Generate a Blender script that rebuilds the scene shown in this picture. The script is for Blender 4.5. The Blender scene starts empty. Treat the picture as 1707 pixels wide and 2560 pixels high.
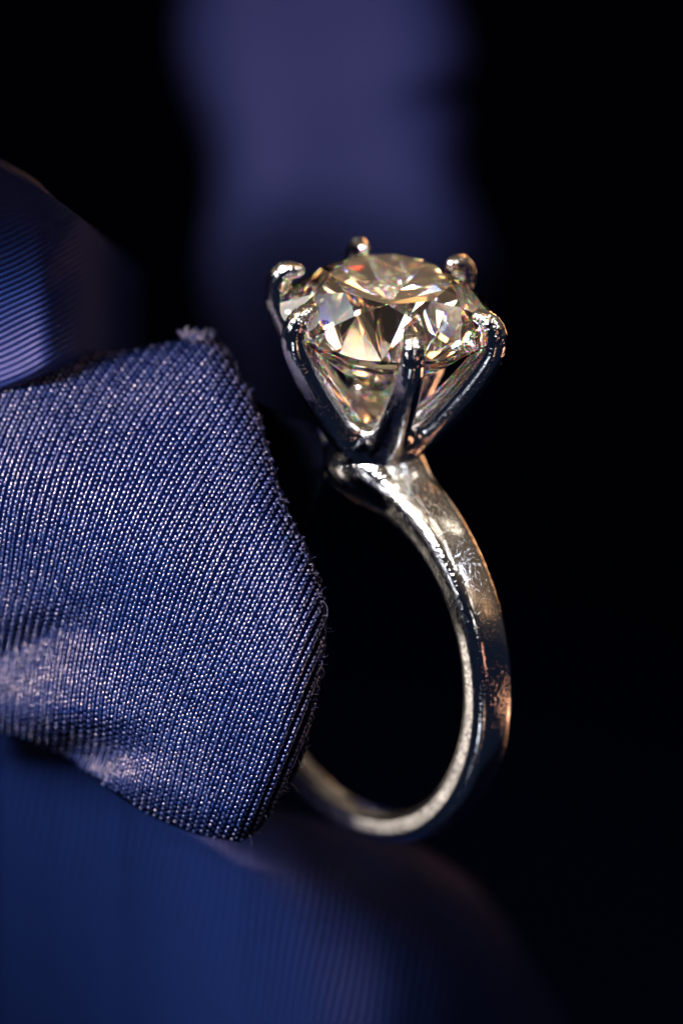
import bpy, math, random
import numpy as np
from mathutils import Vector, Matrix

sc = bpy.context.scene
COL = sc.collection
rng = np.random.default_rng(7)
sc.unit_settings.system = 'METRIC'
sc.unit_settings.scale_length = 0.001          # one unit is one millimetre

# ------------------------------------------------------------------ camera
DIST, FPX = 240.0, 12480.0                     # mm to the ring; focal length in photo pixels
cam_d = bpy.data.cameras.new('camera'); cam = bpy.data.objects.new('camera', cam_d); COL.objects.link(cam)
cam.location = (0, -DIST, 0); cam.rotation_euler = (math.radians(90), 0, 0)
cam_d.sensor_fit = 'VERTICAL'; cam_d.sensor_height = 36.0
cam_d.lens = FPX / 2560.0 * 36.0
cam_d.clip_start = 1.0; cam_d.clip_end = 5000.0
cam_d.dof.use_dof = True; cam_d.dof.focus_distance = DIST - 2.6
APERTURE = 9.5                                 # mm across
cam_d.dof.aperture_fstop = cam_d.lens * 1e-3 / APERTURE
sc.camera = cam
sc.view_settings.view_transform = 'Standard'; sc.view_settings.look = 'None'
sc.view_settings.exposure = 0.55; sc.view_settings.gamma = 1.0
sc.render.engine = 'CYCLES'
sc.cycles.max_bounces = 28; sc.cycles.transmission_bounces = 24; sc.cycles.glossy_bounces = 12
sc.cycles.diffuse_bounces = 3; sc.cycles.caustics_reflective = True; sc.cycles.caustics_refractive = True
sc.cycles.blur_glossy = 0.0; sc.cycles.sample_clamp_indirect = 12.0
sc.cycles.use_denoising = True

# ------------------------------------------------------------------ world, key lamp and added fill lights
world = bpy.data.worlds.new('World'); sc.world = world; world.use_nodes = True
bg = world.node_tree.nodes['Background']
wn, wl = world.node_tree.nodes, world.node_tree.links
wtc = wn.new('ShaderNodeTexCoord'); wsep = wn.new('ShaderNodeSeparateXYZ'); wl.new(wtc.outputs['Generated'], wsep.inputs[0])
wr = wn.new('ShaderNodeMapRange'); wr.interpolation_type = 'SMOOTHSTEP'
wr.inputs['From Min'].default_value = -0.1; wr.inputs['From Max'].default_value = 0.45; wl.new(wsep.outputs['Z'], wr.inputs['Value'])
wm = wn.new('ShaderNodeMix'); wm.data_type = 'RGBA'           # added gradient fill: cool below, warm above to brighten the stone
wm.inputs[6].default_value = (0.004, 0.006, 0.013, 1); wm.inputs[7].default_value = (0.085, 0.062, 0.044, 1)
wl.new(wr.outputs[0], wm.inputs[0]); wl.new(wm.outputs[2], bg.inputs['Color']); bg.inputs['Strength'].default_value = 1.0

def area(name, loc, target, size, power, color, spread=180, size_y=None):
    d = bpy.data.lights.new(name, 'AREA'); d.energy = power; d.color = color
    d.shape = 'RECTANGLE'; d.size = size; d.size_y = size_y or size; d.spread = math.radians(spread)
    o = bpy.data.objects.new(name, d); COL.objects.link(o); o.location = loc
    o.rotation_euler = (Vector(target) - Vector(loc)).to_track_quat('-Z', 'Y').to_euler()
    return o
def lamp(name, loc, target, w, h, radiance, color, spread=180):   # radiance on the axis of the lamp
    norm = 1.0
    if spread < 179:
        th = math.radians(spread / 2); aa = np.linspace(0, th, 400)
        norm = np.trapezoid((1 - np.tan(aa) / math.tan(th)) * 2 * np.sin(aa) * np.cos(aa), aa) if hasattr(np, 'trapezoid') else np.trapz((1 - np.tan(aa) / math.tan(th)) * 2 * np.sin(aa) * np.cos(aa), aa)
    return area(name, loc, target, w, float(radiance * w * h * math.pi * norm), color, spread, h)
lamp('key_lamp', (-122, -142, 60), (-4, 0, 3), 60, 44, 250, (1.0, 0.92, 0.88), 28)
def stone_fill(name, az, el, dist, w, h, q, c, spread):   # unseen fill added to brighten the stone; az 0 = in front, el = height angle
    a0, e0 = math.radians(az), math.radians(el)
    lamp(name, (2 + dist * math.sin(a0) * math.cos(e0), -dist * math.cos(a0) * math.cos(e0), 9 + dist * math.sin(e0)), (2, 0, 9), w, h, q * 1.3, c, spread)
CREAM, TAN, WHITE, ORANGE, COOL = (1.0, 0.84, 0.64), (1.0, 0.70, 0.44), (1.0, 0.94, 0.86), (1.0, 0.52, 0.22), (0.86, 0.92, 1.0)
stone_fill('front_panel_fill', 14, 43, 270, 56, 24, 1.6, TAN, 30)
stone_fill('front_small_fill', 3, 35, 240, 18, 22, 6, CREAM, 18)
stone_fill('front_small_fill', 24, 33, 240, 16, 26, 8, WHITE, 18)
stone_fill('front_small_fill', 30, 48, 240, 16, 22, 5, CREAM, 18)
stone_fill('right_side_fill', 74, 10, 190, 24, 40, 0.6, ORANGE, 18)
stone_fill('front_small_fill', 12, 21, 245, 26, 22, 16, WHITE, 18)
stone_fill('front_small_fill', -25, 18, 240, 15, 22, 3.6, CREAM, 18)
stone_fill('front_small_fill', 38, 9, 240, 24, 40, 3.0, CREAM, 18)
stone_fill('front_small_fill', 14, -9, 240, 18, 16, 7, WHITE, 14)
stone_fill('front_small_fill', -18, 36, 240, 22, 22, 14, CREAM, 18)
stone_fill('front_small_fill', -17, 54, 200, 26, 26, 5, ORANGE, 18)
stone_fill('front_small_fill', 42, 48, 220, 30, 22, 10, CREAM, 18)
stone_fill('front_small_fill', -44, 38, 220, 30, 26, 8, TAN, 18)
stone_fill('left_panel_fill', -65, 19, 180, 22, 26, 30, WHITE, 14)
stone_fill('left_high_fill', -80, 55, 170, 10, 22, 1.5, COOL, 20)
stone_fill('left_side_fill', -95, 31, 170, 30, 26, 0.9, TAN, 22)
stone_fill('right_panel_fill', 81, 46, 180, 9, 22, 5.0, CREAM, 16)
stone_fill('right_small_fill', 52, 24, 170, 12, 22, 40, COOL, 12)
stone_fill('behind_left_panel_fill', -158, 36, 175, 22, 24, 1.6, CREAM, 22)
stone_fill('behind_left_panel_fill', -142, 33, 175, 16, 30, 1.3, WHITE, 22)
stone_fill('behind_left_low_fill', -138, -6, 165, 26, 40, 1.1, CREAM, 20)
stone_fill('behind_high_fill', 172, 52, 200, 60, 44, 0.28, TAN, 40)
stone_fill('behind_right_fill', 143, 25, 170, 9, 22, 2.5, CREAM, 18)
lamp('broad_right_fill', (250, -150, 110), (2, 0, 9), 40, 100, 2.2, (1.0, 0.66, 0.42), 14)  # added fill without a seen source, brightens the stone
lamp('warm_side_fill', (104, 50, -42), (5, 0, 4), 28, 34, 9.0, (1.0, 0.46, 0.24), 15)  # added for the skin-toned reflection on the right claw
lamp('rim_warm_fill', (64, 135, 30), (5, 0, 3), 16, 44, 9.0, (1.0, 0.45, 0.20), 15)  # added for an orange rim along the band's far edge
lamp('warm_back_fill', (50, 110, 95), (3, 0, 10), 24, 18, 22, (1.0, 0.42, 0.15), 16)  # added for orange glints on the claw tips
lamp('copper_strip_fill', (118, -130, -55), (3, 0, 0), 14, 40, 5.5, (1.0, 0.42, 0.26), 16)  # added for copper reflections on the right of the band
lamp('behind_left_fill', (-130, 46, -46), (5, 0, -8), 14, 60, 3.4, (1.0, 0.84, 0.70), 18)  # added to brighten the near side face of the band
lamp('under_fill', (-30, -60, -100), (2, 0, 6), 9, 50, 5.0, (0.85, 0.90, 1.0), 16)  # added from below for streaks on the claw fronts
lamp('under_warm_fill', (34, -70, -95), (2, 0, 6), 8, 50, 3.5, (1.0, 0.60, 0.38), 16)  # second added light from below, warm, for the claw fronts
lamp('left_strip_fill', (-150, -125, -25), (2, 0, 6), 6, 60, 14.0, (0.95, 0.95, 1.0), 14)  # added strip for streaks on the claws and band side
lamp('background_fill', (-8, -40, 118), (0, 74, 23), 40, 30, 48, (0.80, 0.74, 0.98), 34)  # light added for the hanging drape alone

# ------------------------------------------------------------------ helpers
def P(px, py, y):                              # photo pixel at depth y -> point in the scene
    s = (DIST + y) / FPX
    return np.stack(np.broadcast_arrays((px - 853.5) * s, y, (1280 - py) * s), -1)

def mesh_obj(name, verts, faces, mat, parent=None, smooth=True, normals=None):
    me = bpy.data.meshes.new(name)
    if isinstance(faces, np.ndarray):
        n, k = faces.shape
        me.vertices.add(len(verts)); me.vertices.foreach_set('co', np.asarray(verts, np.float32).ravel())
        me.loops.add(n * k); me.loops.foreach_set('vertex_index', faces.astype(np.int32).ravel())
        me.polygons.add(n); me.polygons.foreach_set('loop_start', np.arange(0, n * k, k, dtype=np.int32))
        me.polygons.foreach_set('loop_total', np.full(n, k, dtype=np.int32))
        me.update(calc_edges=True)
    else:
        me.from_pydata([tuple(v) for v in verts], [], faces); me.update()
    me.validate()
    if smooth: me.polygons.foreach_set('use_smooth', np.ones(len(me.polygons), bool))
    me.materials.append(mat)
    if normals is not None:
        me.normals_split_custom_set_from_vertices([tuple(map(float, v)) for v in normals])
    o = bpy.data.objects.new(name, me); COL.objects.link(o)
    if parent: o.parent = parent
    return o

def empty(name, loc, label, cat):
    o = bpy.data.objects.new(name, None); COL.objects.link(o); o.location = loc
    o.empty_display_size = 1.0
    o['label'] = label; o['category'] = cat
    return o

def new_mat(name):
    m = bpy.data.materials.new(name); m.use_nodes = True
    return m, m.node_tree.nodes, m.node_tree.links, m.node_tree.nodes['Principled BSDF']

# ------------------------------------------------------------------ materials
def metal_material(name, wear):
    m, N, L, b = new_mat(name)
    b.inputs['Metallic'].default_value = 1.0
    b.inputs['Base Color'].default_value = (0.82, 0.835, 0.86, 1)
    tc = N.new('ShaderNodeTexCoord')
    mp = N.new('ShaderNodeMapping'); mp.inputs['Rotation'].default_value = (0.5, 0.9, 0.3)
    mp.inputs['Scale'].default_value = (1.0, 5.0, 1.0); L.new(tc.outputs['Object'], mp.inputs['Vector'])
    n1 = N.new('ShaderNodeTexNoise'); n1.inputs['Scale'].default_value = 3.2; n1.inputs['Detail'].default_value = 5
    n1.inputs['Roughness'].default_value = 0.65; L.new(mp.outputs[0], n1.inputs['Vector'])
    mp2 = N.new('ShaderNodeMapping'); mp2.inputs['Rotation'].default_value = (1.2, 0.2, 1.1)
    mp2.inputs['Scale'].default_value = (7.0, 1.0, 1.2); L.new(tc.outputs['Object'], mp2.inputs['Vector'])
    n2 = N.new('ShaderNodeTexNoise'); n2.inputs['Scale'].default_value = 2.6; n2.inputs['Detail'].default_value = 4
    L.new(mp2.outputs[0], n2.inputs['Vector'])
    v = N.new('ShaderNodeTexVoronoi'); v.inputs['Scale'].default_value = 5.5; v.inputs['Randomness'].default_value = 1
    L.new(tc.outputs['Object'], v.inputs['Vector'])
    pit = N.new('ShaderNodeMapRange'); pit.inputs['From Min'].default_value = 0.0; pit.inputs['From Max'].default_value = 0.22
    L.new(v.outputs['Distance'], pit.inputs['Value'])
    big = N.new('ShaderNodeTexNoise'); big.inputs['Scale'].default_value = 0.45; big.inputs['Detail'].default_value = 2
    L.new(tc.outputs['Object'], big.inputs['Vector'])
    b1 = N.new('ShaderNodeBump'); b1.inputs['Strength'].default_value = 0.5; b1.inputs['Distance'].default_value = 0.003
    L.new(n1.outputs['Fac'], b1.inputs['Height'])
    b2 = N.new('ShaderNodeBump'); b2.inputs['Strength'].default_value = 0.5; b2.inputs['Distance'].default_value = 0.008
    L.new(n2.outputs['Fac'], b2.inputs['Height']); L.new(b1.outputs[0], b2.inputs['Normal'])
    b3 = N.new('ShaderNodeBump'); b3.inputs['Strength'].default_value = 0.12; b3.inputs['Distance'].default_value = 0.004
    L.new(pit.outputs[0], b3.inputs['Height']); L.new(b2.outputs[0], b3.inputs['Normal'])
    b4 = N.new('ShaderNodeBump'); b4.inputs['Strength'].default_value = 0.6; b4.inputs['Distance'].default_value = 0.07
    L.new(big.outputs['Fac'], b4.inputs['Height']); L.new(b3.outputs[0], b4.inputs['Normal'])
    last = b4
    for rot, sc_, st, dd in (((0.3, 0.2, 0.9), 5.5, 14, 0.016), ((1.3, 0.8, 2.1), 7.0, 12, 0.014), ((2.2, 1.4, 0.4), 4.2, 16, 0.018), ((0.9, 2.4, 1.6), 9.0, 9, 0.010)):
        m3 = N.new('ShaderNodeMapping'); m3.inputs['Rotation'].default_value = rot; m3.inputs['Scale'].default_value = (1.0 / 1.6, st / 4.0, 1.0)
        L.new(tc.outputs['Object'], m3.inputs['Vector'])
        s3 = N.new('ShaderNodeTexNoise'); s3.inputs['Scale'].default_value = sc_; s3.inputs['Detail'].default_value = 1.5
        L.new(m3.outputs[0], s3.inputs['Vector'])
        q3 = N.new('ShaderNodeMapRange'); q3.inputs['From Min'].default_value = 0.60; q3.inputs['From Max'].default_value = 0.72
        L.new(s3.outputs['Fac'], q3.inputs['Value'])
        b5 = N.new('ShaderNodeBump'); b5.inputs['Strength'].default_value = 0.8; b5.inputs['Distance'].default_value = dd * wear; b5.invert = True
        L.new(q3.outputs[0], b5.inputs['Height']); L.new(last.outputs[0], b5.inputs['Normal']); last = b5
    L.new(last.outputs[0], b.inputs['Normal'])
    r = N.new('ShaderNodeMapRange'); r.inputs['From Min'].default_value = 0.35; r.inputs['From Max'].default_value = 0.7
    r.inputs['To Min'].default_value = 0.03; r.inputs['To Max'].default_value = 0.09
    L.new(n1.outputs['Fac'], r.inputs['Value']); L.new(r.outputs[0], b.inputs['Roughness'])
    return m

def diamond_material():
    m, N, L, b = new_mat('diamond'); N.remove(b)
    out = N['Material Output'] if 'Material Output' in N else N.new('ShaderNodeOutputMaterial')
    geo = N.new('ShaderNodeNewGeometry')
    inside = N.new('ShaderNodeBsdfGlass'); inside.inputs['IOR'].default_value = 2.42
    inside.inputs['Roughness'].default_value = 0.0; inside.inputs['Color'].default_value = (1.0, 0.968, 0.925, 1)
    # entering light splits a little by colour (fire)
    outer = None
    for c, ior in (((0.55, 0.55, 0.55, 1), 2.42), ((0.45, 0, 0, 1), 2.40), ((0, 0.45, 0, 1), 2.42), ((0, 0, 0.45, 1), 2.45)):
        g = N.new('ShaderNodeBsdfGlass'); g.inputs['IOR'].default_value = ior
        g.inputs['Roughness'].default_value = 0.0; g.inputs['Color'].default_value = c
        if outer is None: outer = g.outputs[0]
        else:
            a = N.new('ShaderNodeAddShader'); L.new(outer, a.inputs[0]); L.new(g.outputs[0], a.inputs[1]); outer = a.outputs[0]
    mx = N.new('ShaderNodeMixShader'); L.new(geo.outputs['Backfacing'], mx.inputs[0])
    L.new(outer, mx.inputs[1]); L.new(inside.outputs[0], mx.inputs[2]); L.new(mx.outputs[0], out.inputs['Surface'])
    return m

def cloth_material(name, base, sheen=0.35, rough=0.42, spec=0.5, tint=(1.0, 0.72, 0.70, 1)):
    m, N, L, b = new_mat(name)
    tc = N.new('ShaderNodeTexCoord'); n = N.new('ShaderNodeTexNoise'); n.inputs['Scale'].default_value = 1.3
    n.inputs['Detail'].default_value = 4; L.new(tc.outputs['Object'], n.inputs['Vector'])
    mx = N.new('ShaderNodeMix'); mx.data_type = 'RGBA'
    mx.inputs[6].default_value = tuple(c * 0.8 for c in base) + (1,); mx.inputs[7].default_value = tuple(c * 1.25 for c in base) + (1,)
    L.new(n.outputs['Fac'], mx.inputs[0]); L.new(mx.outputs[2], b.inputs['Base Color'])
    b.inputs['Roughness'].default_value = rough; b.inputs['Specular IOR Level'].default_value = spec
    b.inputs['Specular Tint'].default_value = tint
    b.inputs['Sheen Weight'].default_value = sheen; b.inputs['Sheen Roughness'].default_value = 0.4
    b.inputs['Sheen Tint'].default_value = tint
    f = N.new('ShaderNodeTexNoise'); f.inputs['Scale'].default_value = 14; f.inputs['Detail'].default_value = 3
    L.new(tc.outputs['Object'], f.inputs['Vector'])
    bp = N.new('ShaderNodeBump'); bp.inputs['Strength'].default_value = 0.6; bp.inputs['Distance'].default_value = 0.03
    L.new(f.outputs['Fac'], bp.inputs['Height']); L.new(bp.outputs[0], b.inputs['Normal'])
    return m

METAL = metal_material('worn_white_gold', 0.30); HEAD_METAL = metal_material('polished_white_gold', 0.25); DIAMOND = diamond_material()
YARN_IOR = 1.86
SHADE_BLACK = cloth_material('gap_shade_black', (0.0006, 0.0008, 0.002), 0.0, 1.0, 0.0)  # shade of the gap beside the head, put into the colour
GROUND_CLOTH = cloth_material('shaded_weave_ground', (0.0002, 0.0016, 0.014), 0.0, 0.9, 0.02)  # darkened to near-black so the weave gaps show as deep shade
YARN = cloth_material('navy_silk_yarn', (0.0002, 0.024, 0.135), 0.0, 0.29, 1.0, (1.0, 0.75, 0.60, 1))
YARN.node_tree.nodes['Principled BSDF'].inputs['IOR'].default_value = YARN_IOR
FOLD_CLOTH = cloth_material('navy_twill_cloth', (0.0008, 0.010, 0.062), 0.0, 0.55, 0.3, (0.85, 0.62, 0.85, 1))
FOLD_CLOTH.node_tree.nodes['Principled BSDF'].inputs['IOR'].default_value = 1.6
DRAPE_CLOTH = cloth_material('violet_navy_drape', (0.013, 0.020, 0.080), 0.0, 0.75, 0.3)
DARK_CLOTH = cloth_material('black_navy_cloth', (0.002, 0.005, 0.020), 0.0, 0.9, 0.05)

# ------------------------------------------------------------------ ring axes
a_ = np.array([0.0734, -0.4653, 0.8821]); a_ /= np.linalg.norm(a_)       # stone axis, upward
b_ = np.array([0.6419, -0.6549, -0.3989]); b_ -= (b_ @ a_) * a_; b_ /= np.linalg.norm(b_)   # along the visible arm
n_ = np.cross(a_, b_)
if n_[1] > 0: n_ = -n_                                                   # ring side that faces the camera
G = np.array([2.2375, 0.0, 9.4346])                                      # girdle centre
H = 17.62
C = G - H * a_                                                           # centre of the band
v_ = np.array([0, -1.0, 0]); f_ = v_ - (v_ @ a_) * a_; f_ /= np.linalg.norm(f_)
s_ = np.cross(f_, a_); s_ = s_ if s_[0] > 0 else -s_
def head_pt(r, ph, z):
    r, ph, z = np.broadcast_arrays(r, ph, z)
    return G + (r * np.cos(ph))[..., None] * f_ + (r * np.sin(ph))[..., None] * s_ + z[..., None] * a_

ring = empty('diamond_ring', tuple(C - 10.4 * a_), 'polished white gold solitaire ring standing in the folds of navy cloth', 'ring')
def child(o, root=ring):
    o.parent = root; o.matrix_parent_inverse = Matrix.Translation(-root.location)
    return o

# ------------------------------------------------------------------ surface nets on a distance function
def smin(x, y, k):
    h = np.clip(0.5 + 0.5 * (y - x) / k, 0, 1)
    return y * (1 - h) + x * h - k * h * (1 - h)

def polygonize(fn, lo, hi, vox):
    ax = [np.arange(l, h, vox, dtype=np.float32) for l, h in zip(lo, hi)]
    X = np.stack(np.meshgrid(*ax, indexing='ij'), -1); V = fn(X.reshape(-1, 3)).reshape(X.shape[:3])
    S = V < 0; nx, ny, nz = V.shape
    cnt = np.zeros((nx-1, ny-1, nz-1), np.int8); acc = np.zeros((nx-1, ny-1, nz-1, 3), np.float32)
    for axis in range(3):
        d = [0, 0, 0]; d[axis] = 1
        A = V[:nx-d[0], :ny-d[1], :nz-d[2]]; B = V[d[0]:, d[1]:, d[2]:]
        cr = (A < 0) != (B < 0); t = np.where(cr, A / np.where(cr, A - B, 1), 0)
        o1, o2 = [k for k in range(3) if k != axis]
        for i in (0, 1):
            for j in (0, 1):
                sl = [slice(None)] * 3; off = [0, 0, 0]; off[o1] = i; off[o2] = j
                for k in (o1, o2): sl[k] = slice(off[k], off[k] + V.shape[k] - 1)
                c_, t_ = cr[tuple(sl)], t[tuple(sl)]
                cnt += c_
                acc[..., axis] += t_
                acc[..., o1] += i * c_; acc[..., o2] += j * c_
    act = cnt > 0; idx = -np.ones(act.shape, np.int64); idx[act] = np.arange(act.sum())
    base = np.argwhere(act)
    verts = np.array(lo, np.float32) + vox * (base + acc[act] / cnt[act][:, None])
    quads = []
    for axis in range(3):
        o1, o2 = (axis + 1) % 3, (axis + 2) % 3
        d = [0, 0, 0]; d[axis] = 1
        A = S[:nx-d[0], :ny-d[1], :nz-d[2]]; B = S[d[0]:, d[1]:, d[2]:]
        e = np.argwhere(A != B)
        e = e[(e[:, o1] > 0) & (e[:, o2] > 0) & (e[:, o1] < V.shape[o1]-1) & (e[:, o2] < V.shape[o2]-1)]
        def cell(i, j):
            q = e.copy(); q[:, o1] -= i; q[:, o2] -= j
            return idx[q[:, 0], q[:, 1], q[:, 2]]
        q = np.stack([cell(1, 1), cell(0, 1), cell(0, 0), cell(1, 0)], 1)
        flip = ~A[e[:, 0], e[:, 1], e[:, 2]]
        q[flip] = q[flip][:, ::-1]
        quads.append(q)
    quads = np.concatenate(quads)
    def grad(p, h=0.02):
        g = np.zeros_like(p)
        for k in range(3):
            dp = np.zeros(3, p.dtype); dp[k] = h
            g[:, k] = (fn(p + dp) - fn(p - dp)) / (2 * h)
        return g
    for _ in range(2):
        g = grad(verts); f = fn(verts)
        verts = verts - (np.clip(f, -vox, vox) / np.maximum((g * g).sum(1), 0.25))[:, None] * g
    g = grad(verts); g /= np.linalg.norm(g, axis=1)[:, None] + 1e-9
    return verts, quads, g

# ------------------------------------------------------------------ head: six claws and the basket they grow from
PRONG0 = math.radians(13)
claw_path = np.array([  # r, z, half width across, half depth
    (1.25, -6.50, 1.05), (2.10, -5.70, 1.00), (3.12, -4.35, .92), (4.3, -2.65, .84), (5.20, -1.05, .76),
    (5.62, -0.15, .70), (5.66, 0.55, .64), (5.50, 1.02, .56), (5.18, 1.30, .47), (4.76, 1.36, .36)], np.float32)
def spline3(P_, n):
    P_ = np.asarray(P_, float)
    for _ in range(3):
        q = [P_[0]]
        for i in range(len(P_) - 1): q += [0.75 * P_[i] + 0.25 * P_[i+1], 0.25 * P_[i] + 0.75 * P_[i+1]]
        q.append(P_[-1]); P_ = np.array(q)
    d = np.r_[0, np.cumsum(np.linalg.norm(np.diff(P_[:, :2], axis=0), axis=1))]; t = np.linspace(0, d[-1], n)
    t = d[-1] * (1 - (1 - t / d[-1]) ** 1.6)
    return np.stack([np.interp(t, d, P_[:, k]) for k in range(3)], 1)
claw_path = spline3(claw_path, 22).astype(np.float32)
prong_var = [dict(dr=rng.uniform(-.05, .05), dz=rng.uniform(-.06, .06), da=math.radians(q), w=rng.uniform(.96, 1.05))
             for q in (0, -8, 7, 5, 0, -3)]
prong_var[2]['dr'] = -0.2
def crown_cone(r, z):   # distance-like value, negative inside the stone envelope
    return np.maximum((z - 0.14) * 0.79 + (r - 5.2) * 0.62, np.maximum(r - 5.22, -(z + 0.14) * 0.76 + (r - 5.2) * 0.65))
def head_sdf(p):        # p in head frame (f, s, a)
    r = np.hypot(p[:, 0], p[:, 1]); ph = np.arctan2(p[:, 1], p[:, 0]); z = p[:, 2]
    d = np.full(len(p), 9.0, p.dtype)
    for k in range(6):
        pv = prong_var[k]
        da = (ph - PRONG0 - k * math.pi / 3 - pv['da'] + math.pi) % (2 * math.pi) - math.pi
        x = r * np.cos(da); y = r * np.sin(da) / pv['w'] / 0.94
        best = np.full(len(p), 9.0, p.dtype)
        near = (np.abs(da) < 1.3) | (r < 2.5)
        for (r0, z0, w0), (r1, z1, w1) in zip(claw_path[:-1], claw_path[1:]):
            ax, az = r0 + pv['dr'], z0 + pv['dz']; bx, bz = r1 + pv['dr'] - r0 - pv['dr'], z1 - z0
            t = np.clip(((x - ax) * bx + (z - az) * bz) / (bx * bx + bz * bz), 0, 1)
            dd = np.sqrt((x - ax - t * bx) ** 2 + y * y + (z - az - t * bz) ** 2) - (w0 + (w1 - w0) * t)
            best = np.minimum(best, dd)
        best = np.where(near, best, 9.0)
        kk = np.clip(0.30 + (-z - 3.0) * 0.35, 0.12, 1.2)
        d = smin(d, best, kk)
    foot = np.maximum(np.hypot(r, 0) - 1.95, np.abs(z + 6.75) - 0.55)   # short collar under the claws
    d = smin(d, foot, 0.35)
    return np.maximum(d, -crown_cone(r, z) + 0.0)
hv, hq, hn = polygonize(head_sdf, (-6.8, -6.8, -7.5), (6.8, 6.8, 2.3), 0.085)
R_head = np.stack([f_, s_, a_], 0)                  # rows: axes
flip_head = np.linalg.det(R_head) < 0
def to_world_head(v): return G + v @ R_head
cen = hv[hq].mean(1)
rr = np.hypot(cen[:, 0], cen[:, 1]); ang = np.arctan2(cen[:, 1], cen[:, 0])
which = np.round(((ang - PRONG0) % (2 * math.pi)) / (math.pi / 3)).astype(int) % 6
is_basket = cen[:, 2] < -4.6
if flip_head: hq = hq[:, ::-1]
def sub_mesh(name, mask, V, Q, NN, mat, toW, R):
    q = Q[mask]; u, inv = np.unique(q, return_inverse=True)
    o = mesh_obj(name, toW(V[u]), inv.reshape(q.shape), mat, None, True, NN[u] @ R)
    return child(o)
basket = sub_mesh('basket', is_basket, hv, hq, hn, HEAD_METAL, to_world_head, R_head)
for k in range(6):
    sub_mesh('claw_prong', (~is_basket) & (which == k), hv, hq, hn, HEAD_METAL, to_world_head, R_head)

# ------------------------------------------------------------------ band with its shoulders
def band_sdf(p):        # p in (b, n, a) frame about C
    th = np.arctan2(p[:, 0], p[:, 2]); rho = np.hypot(p[:, 0], p[:, 2]); at = np.abs(th)
    top = np.exp(-(at / 0.75) ** 2); flare = np.exp(-(at / 0.52) ** 2)
    w = 2.34 + 0.34 * top + 0.55 * flare
    t = 1.64 + 0.30 * top + 0.55 * flare
    dr = rho - (10.36 + 0.12 * top - t / 2); rd = 0.56 + 0.36 * top
    # outer side slightly domed, inner side slightly domed too
    dr2 = dr + np.where(dr > 0, 0.10, 0.04) * (p[:, 1] / (w / 2)) ** 2
    far = np.clip((at - 1.8) / 0.9, 0, 1); far = far * far * (3 - 2 * far)
    w = w - 0.95 * far; nn = p[:, 1] - 0.5 * far          # narrows at the bottom, from the far side
    dr2 = dr2 - 0.22 * far
    qx = np.abs(nn) - w / 2 + rd; qy = np.abs(dr2) - t / 2 + rd
    d = np.hypot(np.maximum(qx, 0), np.maximum(qy, 0)) + np.minimum(np.maximum(qx, qy), 0) - rd
    # boss under the basket
    e = np.sqrt((p[:, 0] / 2.5) ** 2 + (p[:, 1] / 2.15) ** 2 + ((p[:, 2] - 9.75) / 1.95) ** 2)
    boss = (e - 1) * 1.95
    return smin(d, boss, 0.9)
bv, bq, bn = polygonize(band_sdf, (-11.4, -2.4, -11.4), (11.4, 2.4, 12.2), 0.10)
R_band = np.stack([b_, n_, a_], 0)
if np.linalg.det(R_band) < 0: bq = bq[:, ::-1]
band = child(mesh_obj('band', C + bv @ R_band, bq, METAL, None, True, bn @ R_band))

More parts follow.
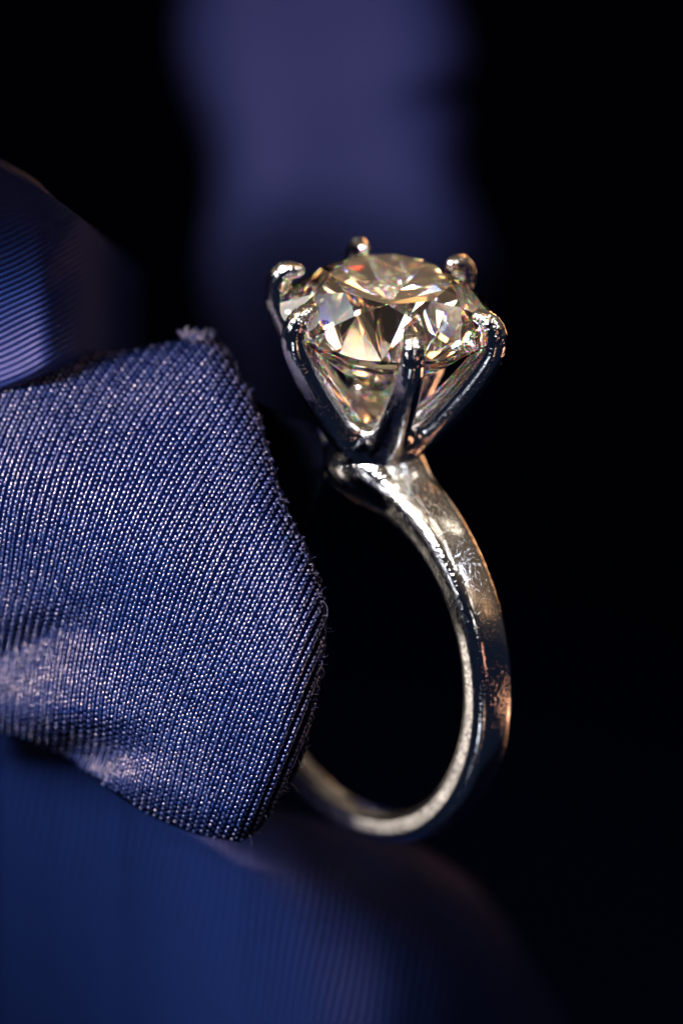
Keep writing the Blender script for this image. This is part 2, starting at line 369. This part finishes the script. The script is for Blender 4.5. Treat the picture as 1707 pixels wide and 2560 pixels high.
# ------------------------------------------------------------------ diamond, facet by facet
def brilliant():
    R, Rt, hc, g = 5.20, 2.90, 1.96, 0.13
    sub = 6; ph0 = math.radians(-2.0); st = math.pi / 8
    V, F = [], []
    def vert(r, ph, z): V.append(head_pt(np.float64(r), ph, z)); return len(V) - 1
    hk = hc - g; slope = hk / (R - Rt); rs = 3.78
    zs = hc - slope * (rs * math.cos(st) - Rt)
    tab = [vert(Rt, ph0 + 2 * k * st, hc) for k in range(8)]
    star = [vert(rs, ph0 + (2 * k + 1) * st, zs) for k in range(8)]
    tp = 0.863; zc = -g - R * tp; rl = 1.30; zl = zc + tp * rl * math.cos(st)
    low = [vert(rl, ph0 + (2 * k + 1) * st, zl) for k in range(8)]
    cul = [vert(0.05, ph0 + 2 * k * st, zc + 0.05 * tp) for k in range(8)]
    def loc(r, ph, z): return np.array([r * math.cos(ph), r * math.sin(ph), z])
    up, dn = [], []
    for i in range(16):
        k = i // 2
        s_ph = (2 * k + 1) * st
        A = loc(R, i * st, g) ; B = loc(R, (i + 1) * st, g)
        Su = loc(rs, s_ph, zs); Sl = loc(rl, s_ph, zl)
        A2 = loc(R, i * st, -g); B2 = loc(R, (i + 1) * st, -g)
        for j in range(sub):
            ph = (i + j / sub) * st
            def onplane(p0, p1, p2):
                n = np.cross(p1 - p0, p2 - p0); x, y = R * math.cos(ph), R * math.sin(ph)
                return p0[2] - (n[0] * (x - p0[0]) + n[1] * (y - p0[1])) / n[2]
            zu = g if j == 0 else onplane(A, B, Su); zd = -g if j == 0 else onplane(A2, B2, Sl)
            up.append(vert(R, ph0 + ph, zu)); dn.append(vert(R, ph0 + ph, zd))
    n = len(up)
    F.append(tab[:])
    for k in range(8):
        F.append([tab[k], star[k], tab[(k + 1) % 8]])
        F.append([tab[k], star[(k - 1) % 8], up[(2 * k * sub) % n], star[k]])
        F.append([star[k]] + [up[(2 * k * sub + j) % n] for j in range(sub + 1)])
        F.append([star[k]] + [up[((2 * k + 1) * sub + j) % n] for j in range(sub + 1)])
        F.append([cul[k], low[k], dn[(2 * k * sub) % n], low[(k - 1) % 8]])
        F.append([low[k]] + [dn[(2 * k * sub + j) % n] for j in range(sub + 1)])
        F.append([low[k]] + [dn[((2 * k + 1) * sub + j) % n] for j in range(sub + 1)])
        F.append([cul[k], cul[(k + 1) % 8], low[k]])
    F.append(cul[:])
    for i in range(n): F.append([up[i], dn[i], dn[(i + 1) % n], up[(i + 1) % n]])
    V = np.array(V); out = []
    mid = G - 1.0 * a_
    for f in F:
        p = V[f]; nn = np.cross(p[1] - p[0], p[2] - p[0])
        if len(f) > 4: nn = np.cross(p[len(f)//2] - p[0], p[-1] - p[0])
        if nn @ (p.mean(0) - mid) < 0: f = f[::-1]
        out.append(f)
    return V, out
dv, df = brilliant()
diamond = child(mesh_obj('diamond', dv, df, DIAMOND, None, False))
diamond['label'] = 'round brilliant cut champagne diamond with many facets'

# ------------------------------------------------------------------ cloth
def smooth(x, a, b):
    t = np.clip((x - a) / (b - a), 0, 1); return t * t * (3 - 2 * t)
def chaikin(pts, n=3):
    p = np.array(pts, float)
    for _ in range(n):
        q = [p[0]]
        for i in range(len(p) - 1):
            q += [0.75 * p[i] + 0.25 * p[i+1], 0.25 * p[i] + 0.75 * p[i+1]]
        q.append(p[-1]); p = np.array(q)
    return p
def resample(p, n):
    d = np.r_[0, np.cumsum(np.linalg.norm(np.diff(p, axis=0), axis=1))]; t = np.linspace(0, d[-1], n)
    return np.stack([np.interp(t, d, p[:, 0]), np.interp(t, d, p[:, 1])], 1)
def grid_faces(nr, nc):
    i = np.arange(nr - 1)[:, None] * nc + np.arange(nc - 1)[None]
    return np.stack([i, i + 1, i + nc + 1, i + nc], -1).reshape(-1, 4)

# front fold
top = chaikin([(-260, 900), (0, 893), (207, 883), (287, 877), (363, 867), (459, 846), (505, 827)])
right = chaikin([(505, 827), (548, 840), (580, 900), (603, 948), (642, 1007), (675, 1128), (719, 1281), (775, 1375), (806, 1468),
                 (820, 1560), (806, 1686), (784, 1806), (751, 1922), (700, 2004), (652, 2075), (600, 2106)])
bottom = chaikin([(-260, 1800), (0, 1830), (120, 1872), (208, 1925), (285, 1985), (384, 2046), (472, 2080), (526, 2096), (600, 2106)])
left = np.array([(-260, 900), (-260, 1800)], float)
outline = np.concatenate([resample(top, 60), resample(right, 160)[1:], resample(bottom, 80)[::-1][1:]])
def dist_outline(px, py):
    q = np.stack([px.ravel(), py.ravel()], 1); best = np.full(len(q), 1e9)
    for A, B in zip(outline[:-1], outline[1:]):
        ab = B - A; t = np.clip(((q - A) @ ab) / (ab @ ab), 0, 1)
        best = np.minimum(best, ((q - A - t[:, None] * ab) ** 2).sum(1))
    return np.sqrt(best).reshape(px.shape)
def inside_outline(px, py):
    ins = np.zeros(px.shape, bool); O = np.concatenate([outline, outline[:1]])
    for A, B in zip(O[:-1], O[1:]):
        if A[1] == B[1]: continue
        c = ((A[1] > py) != (B[1] > py)) & (px < (B[0] - A[0]) * (py - A[1]) / (B[1] - A[1]) + A[0])
        ins ^= c
    return ins
def front_depth(px, py, d=None):
    if d is None: d = dist_outline(px, py)
    y = -3.2 + (2.0 + 4.5 * smooth(py, 1150, 1750)) * np.clip((720 - px) / 720, 0, 2) ** 1.8 + 6.0 * np.clip((1430 - py) / 560, 0, 1.4) ** 2
    y = y + 2.6 * np.clip((py - 1650) / 450, 0, 1.2) ** 2
    y = y + 4.5 * np.exp(-(((px - 190) / 130) ** 2 + ((py - 1885) / 60) ** 2))
    y = y + 1.6 * np.exp(-(((px - 90) / 130) ** 2 + ((py - 1640 + 0.35 * px) / 60) ** 2))
    y = y + 0.25 * np.sin(px / 70 + py / 260) + 0.2 * np.sin(px / 160 - py / 120 + 1)
    rr = 95.0; u = np.clip(1 - d / rr, 0, 1)
    return y + 2.6 * (1 - np.sqrt(np.clip(1 - u * u, 0, 1)))
NR, NC = 150, 170
Tt = resample(top, NC); Bt = resample(bottom, NC); Rt_ = resample(right, NR); Lt = resample(left, NR)
u = np.linspace(0, 1, NC)[None, :, None]; v = np.linspace(0, 1, NR)[:, None, None]
u = 1 - (1 - u) ** 1.0
coons = ((1 - v) * Tt[None] + v * Bt[None] + (1 - u) * Lt[:, None] + u * Rt_[:, None]
         - ((1-u)*(1-v)*Tt[0] + u*(1-v)*Tt[-1] + (1-u)*v*Bt[0] + u*v*Bt[-1]))
gx, gy = coons[..., 0], coons[..., 1]
sheet = P(gx, gy, front_depth(gx, gy))
fold = empty('folded_cloth', tuple(P(np.float64(500), np.float64(2100), np.float64(2.0))), 'front fold of ribbed navy cloth with sharp dotted weave left of the ring', 'cloth')
def cchild(o): return child(o, fold)
ground = cchild(mesh_obj('cloth_sheet', sheet.reshape(-1, 3), grid_faces(NR, NC), GROUND_CLOTH))
sol = ground.modifiers.new('thickness', 'SOLIDIFY'); sol.thickness = 0.35; sol.offset = 1.0

def wale_xy(p, q):      # cloth coordinates (across, along) in mm*52 -> photo pixels
    an = math.radians(67)
    x = p * math.sin(an) + q * math.cos(an); y = p * math.cos(an) - q * math.sin(an)
    x = x + 1450.0 * 0; y = y + 0
    px = 400 + x; py = 1450 + y
    bend = -0.00016 * (py - 1500) ** 2 * np.clip((750 - px) / 750, 0, 1.2) * np.where(py > 1500, 0.9, 0.25)
    bend = bend + 5.0 * np.sin(py / 150 + px / 300)
    px = px - bend * 0.6
    up = np.clip(1450 - py, 0, 700)
    px = 450 + (px - 450) * (1 + 0.00022 * up) + 0.00017 * up ** 2 - 30
    px = px + 0.00010 * np.clip(450 - px, 0, 900) ** 2
    px = px + 0.22 * (py - 1450) * np.clip((520 - px) / 600, 0, 1)
    g = np.exp(-(((px - 230) / 110) ** 2 + ((py - 1870) / 90) ** 2))
    px = px + 22 * g + 3.0 * np.sin(py / 70 + px / 120)
    py = py + 14 * g + 3.0 * np.sin(px / 90 - py / 200)
    return px, py
def stitches():
    pitch = 22.0; step = 12.6
    ks = np.arange(-48, 48); js = np.arange(-80, 85)
    K, J = np.meshgrid(ks, js, indexing='ij'); ph = rng.uniform(0, step, len(ks))[:, None] * 0.4
    sets = []
    for off, dq, l0, w0, gap in ((0, 0, 4.9, 4.3, .02), (8.5, .5, 6.0, 3.3, -.035)):
        jit = np.cumsum(rng.normal(0, .35, K.shape), 1) * .4
        keep = rng.random(K.shape) > -1
        sets.append([a[keep] for a in (K * pitch + off + rng.normal(0, .35, K.shape) + jit * .3, J * step + ph + dq * step + rng.normal(0, .9, K.shape),
            l0 * rng.uniform(.72, 1.25, K.shape), w0 * rng.uniform(.78, 1.12, K.shape), np.full(K.shape, gap))])
    P1, Q1, L1, W1, H1 = [np.concatenate(a) for a in zip(*sets)]
    x0, y0 = wale_xy(P1, Q1); x1, y1 = wale_xy(P1, Q1 + 2.0)
    m = (x0 > -60) & (x0 < 860) & (y0 > 800) & (y0 < 2150)
    x0, y0, x1, y1, L1, W1, H1 = [a[m] for a in (x0, y0, x1, y1, L1, W1, H1)]
    ins = inside_outline(x0, y0) & (dist_outline(x0, y0) > 5)
    x0, y0, x1, y1, L1, W1, H1 = [a[ins] for a in (x0, y0, x1, y1, L1, W1, H1)]
    c = P(x0, y0, front_depth(x0, y0)); t = P(x1, y1, front_depth(x1, y1)) - c
    ex = P(x0 + 2, y0, front_depth(x0 + 2, y0)) - c; ey = P(x0, y0 + 2, front_depth(x0, y0 + 2)) - c
    nrm = np.cross(ex, ey); nrm[nrm[:, 1] > 0] *= -1
    nl = lambda a: a / np.linalg.norm(a, axis=1)[:, None]
    nrm = nl(nrm); t = nl(t - (t * nrm).sum(1)[:, None] * nrm); w = np.cross(nrm, t)
    tilt = rng.normal(0, .10, len(c))[:, None]; t2 = nl(t + tilt * w + rng.normal(0.10, .10, len(c))[:, None] * nrm); w = nl(np.cross(nrm, t2)); n2 = np.cross(t2, w)
    n2[(n2 * nrm).sum(1) < 0] *= -1
    # low-poly ellipsoid: 6 x 4 rings + poles
    ring_n, rows = 8, 5
    uv = []
    for i in range(1, rows):
        th = math.pi * i / rows
        for j in range(ring_n): uv.append((math.cos(th), math.sin(th) * math.cos(2*math.pi*j/ring_n), math.sin(th) * math.sin(2*math.pi*j/ring_n)))
    uv = np.array([(1, 0, 0)] + uv + [(-1, 0, 0)])
    F = []
    for j in range(ring_n):
        j2 = (j + 1) % ring_n
        F.append((0, 1 + j, 1 + j2))
        for i in range(rows - 2):
            A = 1 + i*ring_n
            F.append((A + j, A + ring_n + j, A + ring_n + j2)); F.append((A + j, A + ring_n + j2, A + j2))
        A = 1 + (rows - 2) * ring_n
        F.append((A + j, len(uv) - 1, A + j2))
    F = np.array(F)
    mm = 1 / 52.0
    Vv = (c[:, None] + nrm[:, None] * (0.02 + H1)[:, None, None]
          + uv[None, :, 0:1] * t2[:, None] * (L1 * mm * 1.25)[:, None, None]
          + uv[None, :, 1:2] * w[:, None] * (W1 * mm * 1.05)[:, None, None]
          + uv[None, :, 2:3] * n2[:, None] * (W1 * mm * 0.85)[:, None, None])
    Ff = F[None] + (np.arange(len(c)) * len(uv))[:, None, None]
    return Vv.reshape(-1, 3), Ff.reshape(-1, 3), len(c)
sv, sf, ns = stitches(); print('stitches', ns)
st_o = cchild(mesh_obj('weave_stitch', sv, sf, YARN)); st_o['kind'] = 'stuff'

# added cloth sheet, coloured black as shade, hides the far arm of the band
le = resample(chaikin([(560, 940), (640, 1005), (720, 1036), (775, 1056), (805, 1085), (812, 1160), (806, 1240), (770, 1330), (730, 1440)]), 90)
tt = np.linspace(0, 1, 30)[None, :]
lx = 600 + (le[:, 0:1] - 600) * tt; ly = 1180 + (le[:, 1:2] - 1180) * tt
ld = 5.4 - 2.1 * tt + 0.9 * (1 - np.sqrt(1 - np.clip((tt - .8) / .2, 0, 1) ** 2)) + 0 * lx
lo = cchild(mesh_obj('gap_shade_sheet', P(lx, ly, ld).reshape(-1, 3), grid_faces(90, 30), SHADE_BLACK))
lo['label'] = 'added black sheet standing for shade over the far side of the band'

# loose fibres along the edge
def tube(path, r, sides=5):
    path = np.array(path); n = len(path); T = np.gradient(path, axis=0); T /= np.linalg.norm(T, axis=1)[:, None] + 1e-9
    up = np.array([0.3, 0.9, 0.2]); A = np.cross(T, up); A /= np.linalg.norm(A, axis=1)[:, None]; B = np.cross(T, A)
    an = np.linspace(0, 2*np.pi, sides, endpoint=False)
    V = path[:, None] + r * (np.cos(an)[None, :, None] * A[:, None] + np.sin(an)[None, :, None] * B[:, None])
    F = []
    for i in range(n - 1):
        for j in range(sides):
            j2 = (j + 1) % sides
            F.append((i*sides + j, i*sides + j2, (i+1)*sides + j2, (i+1)*sides + j))
    return V.reshape(-1, 3), np.array(F)
fv, ff, off = [], [], 0
Redge = resample(right, 400)
for i in range(170):
    k = rng.integers(5, 395); bx, by = Redge[k] - np.array([rng.uniform(2, 18), 0])
    an = rng.uniform(-1.3, 1.3); L_ = rng.uniform(6, 20) * (1.6 if rng.random() < .08 else 1)
    curl = rng.uniform(-2.5, 2.5); pts = []; x, y = bx, by
    y0 = float(front_depth(np.array([bx]), np.array([by]))[0])
    for s in range(7):
        pts.append(P(np.float64(x), np.float64(y), np.float64(y0 - 0.12 + 0.03 * s * rng.uniform(-1, 1))))
        x += math.cos(an) * L_ / 6; y += math.sin(an) * L_ / 6; an += curl / 6
    V, F = tube(pts, rng.uniform(0.008, 0.016)); fv.append(V); ff.append(F + off); off += len(V)
# two snagged loops and a tuft at the top corner
for cx, cy, rx, ry, yy in ((805, 1530, 14, 26, -2.0), (798, 1682, 12, 14, -1.6), (790, 1545, 12, 22, -2.2)):
    pts = [P(np.float64(cx + rx * math.cos(t)), np.float64(cy + ry * math.sin(t)), np.float64(yy)) for t in np.linspace(-2.6, 1.6, 14)]
    V, F = tube(pts, 0.03); fv.append(V); ff.append(F + off); off += len(V)
for i in range(26):
    x, y = 478 + rng.uniform(-22, 40), 842 + rng.uniform(-6, 10); an = rng.uniform(-2.9, -1.2); pts = []
    for s in range(7):
        pts.append(P(np.float64(x), np.float64(y), np.float64(3.4 + rng.uniform(-.1, .1)))); x += math.cos(an) * 4; y += math.sin(an) * 4; an += rng.uniform(-.4, .4)
    V, F = tube(pts, 0.02); fv.append(V); ff.append(F + off); off += len(V)
fo = cchild(mesh_obj('loose_fibre', np.concatenate(fv), np.concatenate(ff), YARN)); fo['kind'] = 'stuff'

# other folds: height fields with real ribs
def ribbed(name, px, py, depth, ribfn, amp, mat, label, cat, thick=0.4):
    z = depth(px, py); rib = ribfn(px, py)
    z = z - amp * rib
    o = mesh_obj(name, P(px, py, z).reshape(-1, 3), grid_faces(*px.shape), mat)
    s = o.modifiers.new('thickness', 'SOLIDIFY'); s.thickness = thick; s.offset = 1.0
    o['label'] = label; o['category'] = cat
    return o

# lower fold, runs from the left edge under the band to the lower right
cols = np.linspace(-260, 1420, 720); t = np.linspace(0, 1, 130)[:, None]
ytop = np.interp(cols, [-260, 0, 150, 300, 600, 900, 1050, 1180, 1280, 1420], [1480, 1560, 1680, 1820, 2000, 2070, 2115, 2200, 2330, 2560])
px = np.broadcast_to(cols, (130, 720)); py = ytop + t * (2760 - ytop)
def low_depth(px, py):
    yt = np.interp(px[0], cols, ytop)[None]
    s = (py - yt) / 52.0
    ridge = 17 + (1.3 - 1.0 * smooth(px, 200, 1000)) * np.clip(s - 3, 0, 20) - (2.5 + 3 * smooth(px, 300, 800)) * np.sqrt(np.clip(1 - (1 - np.clip(s / (1.5 + 3.5 * smooth(px, 200, 800)), 0, 1)) ** 2, 0, 1))
    valley = 3.5 * np.exp(-((py - 2420 - 0.05 * px) / 130) ** 2) * smooth(px, 300, 800) * (1 - smooth(px, 1000, 1150))
    hump = -2.5 * np.exp(-(((px - 1130) / 170) ** 2 + ((py - 2520) / 110) ** 2))
    left_near = -3.0 * smooth(-px, -900, 100)
    return ridge + left_near + 20 * (np.clip(px - 480, 0, 1000) / 900) ** 2.2 - 1.2 * smooth(py, 2230, 2600) * smooth(px, 650, 1150)
def low_rib(px, py): return np.abs(np.sin((px + 0.16 * (py - 2200)) * math.pi / 21.0 + 0.8 * np.sin(px / 90 + py / 150) + 0.5 * np.sin(px / 41 - py / 83)))
ribbed('cloth_fold', px, py, low_depth, low_rib, 0.14, FOLD_CLOTH, 'soft blurred blue fold of cloth running along the bottom beneath the band', 'cloth')

# upper left fold, hangs over the front fold
cols = np.linspace(-260, 350, 300); t = np.linspace(0, 1, 300)[:, None]
ybot = np.interp(cols, [-260, 0, 100, 190, 225, 350], [1080, 985, 946, 908, 900, 900])
ybot = np.convolve(np.pad(ybot, 20, mode='edge'), np.ones(41) / 41, 'valid')
ytp = 360 + 320 * ((cols + 260) / 610) ** 2
px = np.broadcast_to(cols, (300, 300)); py = ytp + t * (ybot - ytp)
def up_depth(px, py):
    yb = np.interp(px[0], cols, ybot)[None]; s = (yb - py) / 52.0
    d = 0.2 - 0.11 * s ** 2 + 1.2 * (1 - np.sqrt(np.clip(1 - (1 - np.clip(s / 0.8, 0, 1)) ** 2, 0, 1)))
    return d + 0.6 + 3.5 * (np.clip(150 - px, 0, 410) / 410) ** 1.5 + 12 * (np.clip(px - 70, 0, 300) / 190) ** 3
def up_rib(px, py): return np.abs(np.sin((py + 0.42 * px + 0.0006 * px ** 2) * math.pi / 15.5 + 0.4 * np.sin(px / 57 + py / 61) + 0.3 * np.sin(px / 39 - py / 43)))
ribbed('cloth_fold', px, py, up_depth, up_rib, 0.08, FOLD_CLOTH, 'blurred blue ribbed fold at the left edge overlapping the front fold', 'cloth')

# hanging drape far behind the stone
phi = np.radians(np.linspace(-118, 118, 160))[None, :]; rows = np.linspace(-500, 1120, 210)[:, None]
c = 815 + 0.12 * (rows - 200); hw = 335 + 25 * np.sin(rows / 90)
px = c + hw * np.sin(phi) - 40 * np.exp(-((rows - 260) / 50) ** 2) * np.exp(-((phi - 0.9) / .5) ** 2); py = rows + 0 * phi
dz = 74 + 9 * (1 - np.cos(phi)) ** 1.7 + 16 * (np.clip(py - 470, 0, 900) / 430) ** 2 - 0.30 * np.clip(py + 500, 0, 950) / 39.7 + 0.5 * np.sin(py / 120 + px / 300) * np.cos(phi) + 0.6 * np.sin(px / 120)
def drape_depth(px, py): return dz
def no_rib(px, py): return np.abs(np.sin((py + 0.3 * px) * math.pi / 30))
ribbed('hanging_drape', px, py, drape_depth, no_rib, 0.12, DRAPE_CLOTH, 'large out of focus purple blue drape hanging high behind the diamond', 'drape', 0.8)

# dark cloth behind and beneath everything
n = 60
gx = np.linspace(-420, 420, n); gz = np.linspace(-420, 420, n); X, Z = np.meshgrid(gx, gz)
Y = 230 + 12 * np.sin(X / 60 + Z / 90) + 8 * np.sin(X / 33 - Z / 50)
bd = mesh_obj('backdrop', np.stack([X, Y, Z], -1).reshape(-1, 3), grid_faces(n, n), DARK_CLOTH); bd['kind'] = 'structure'
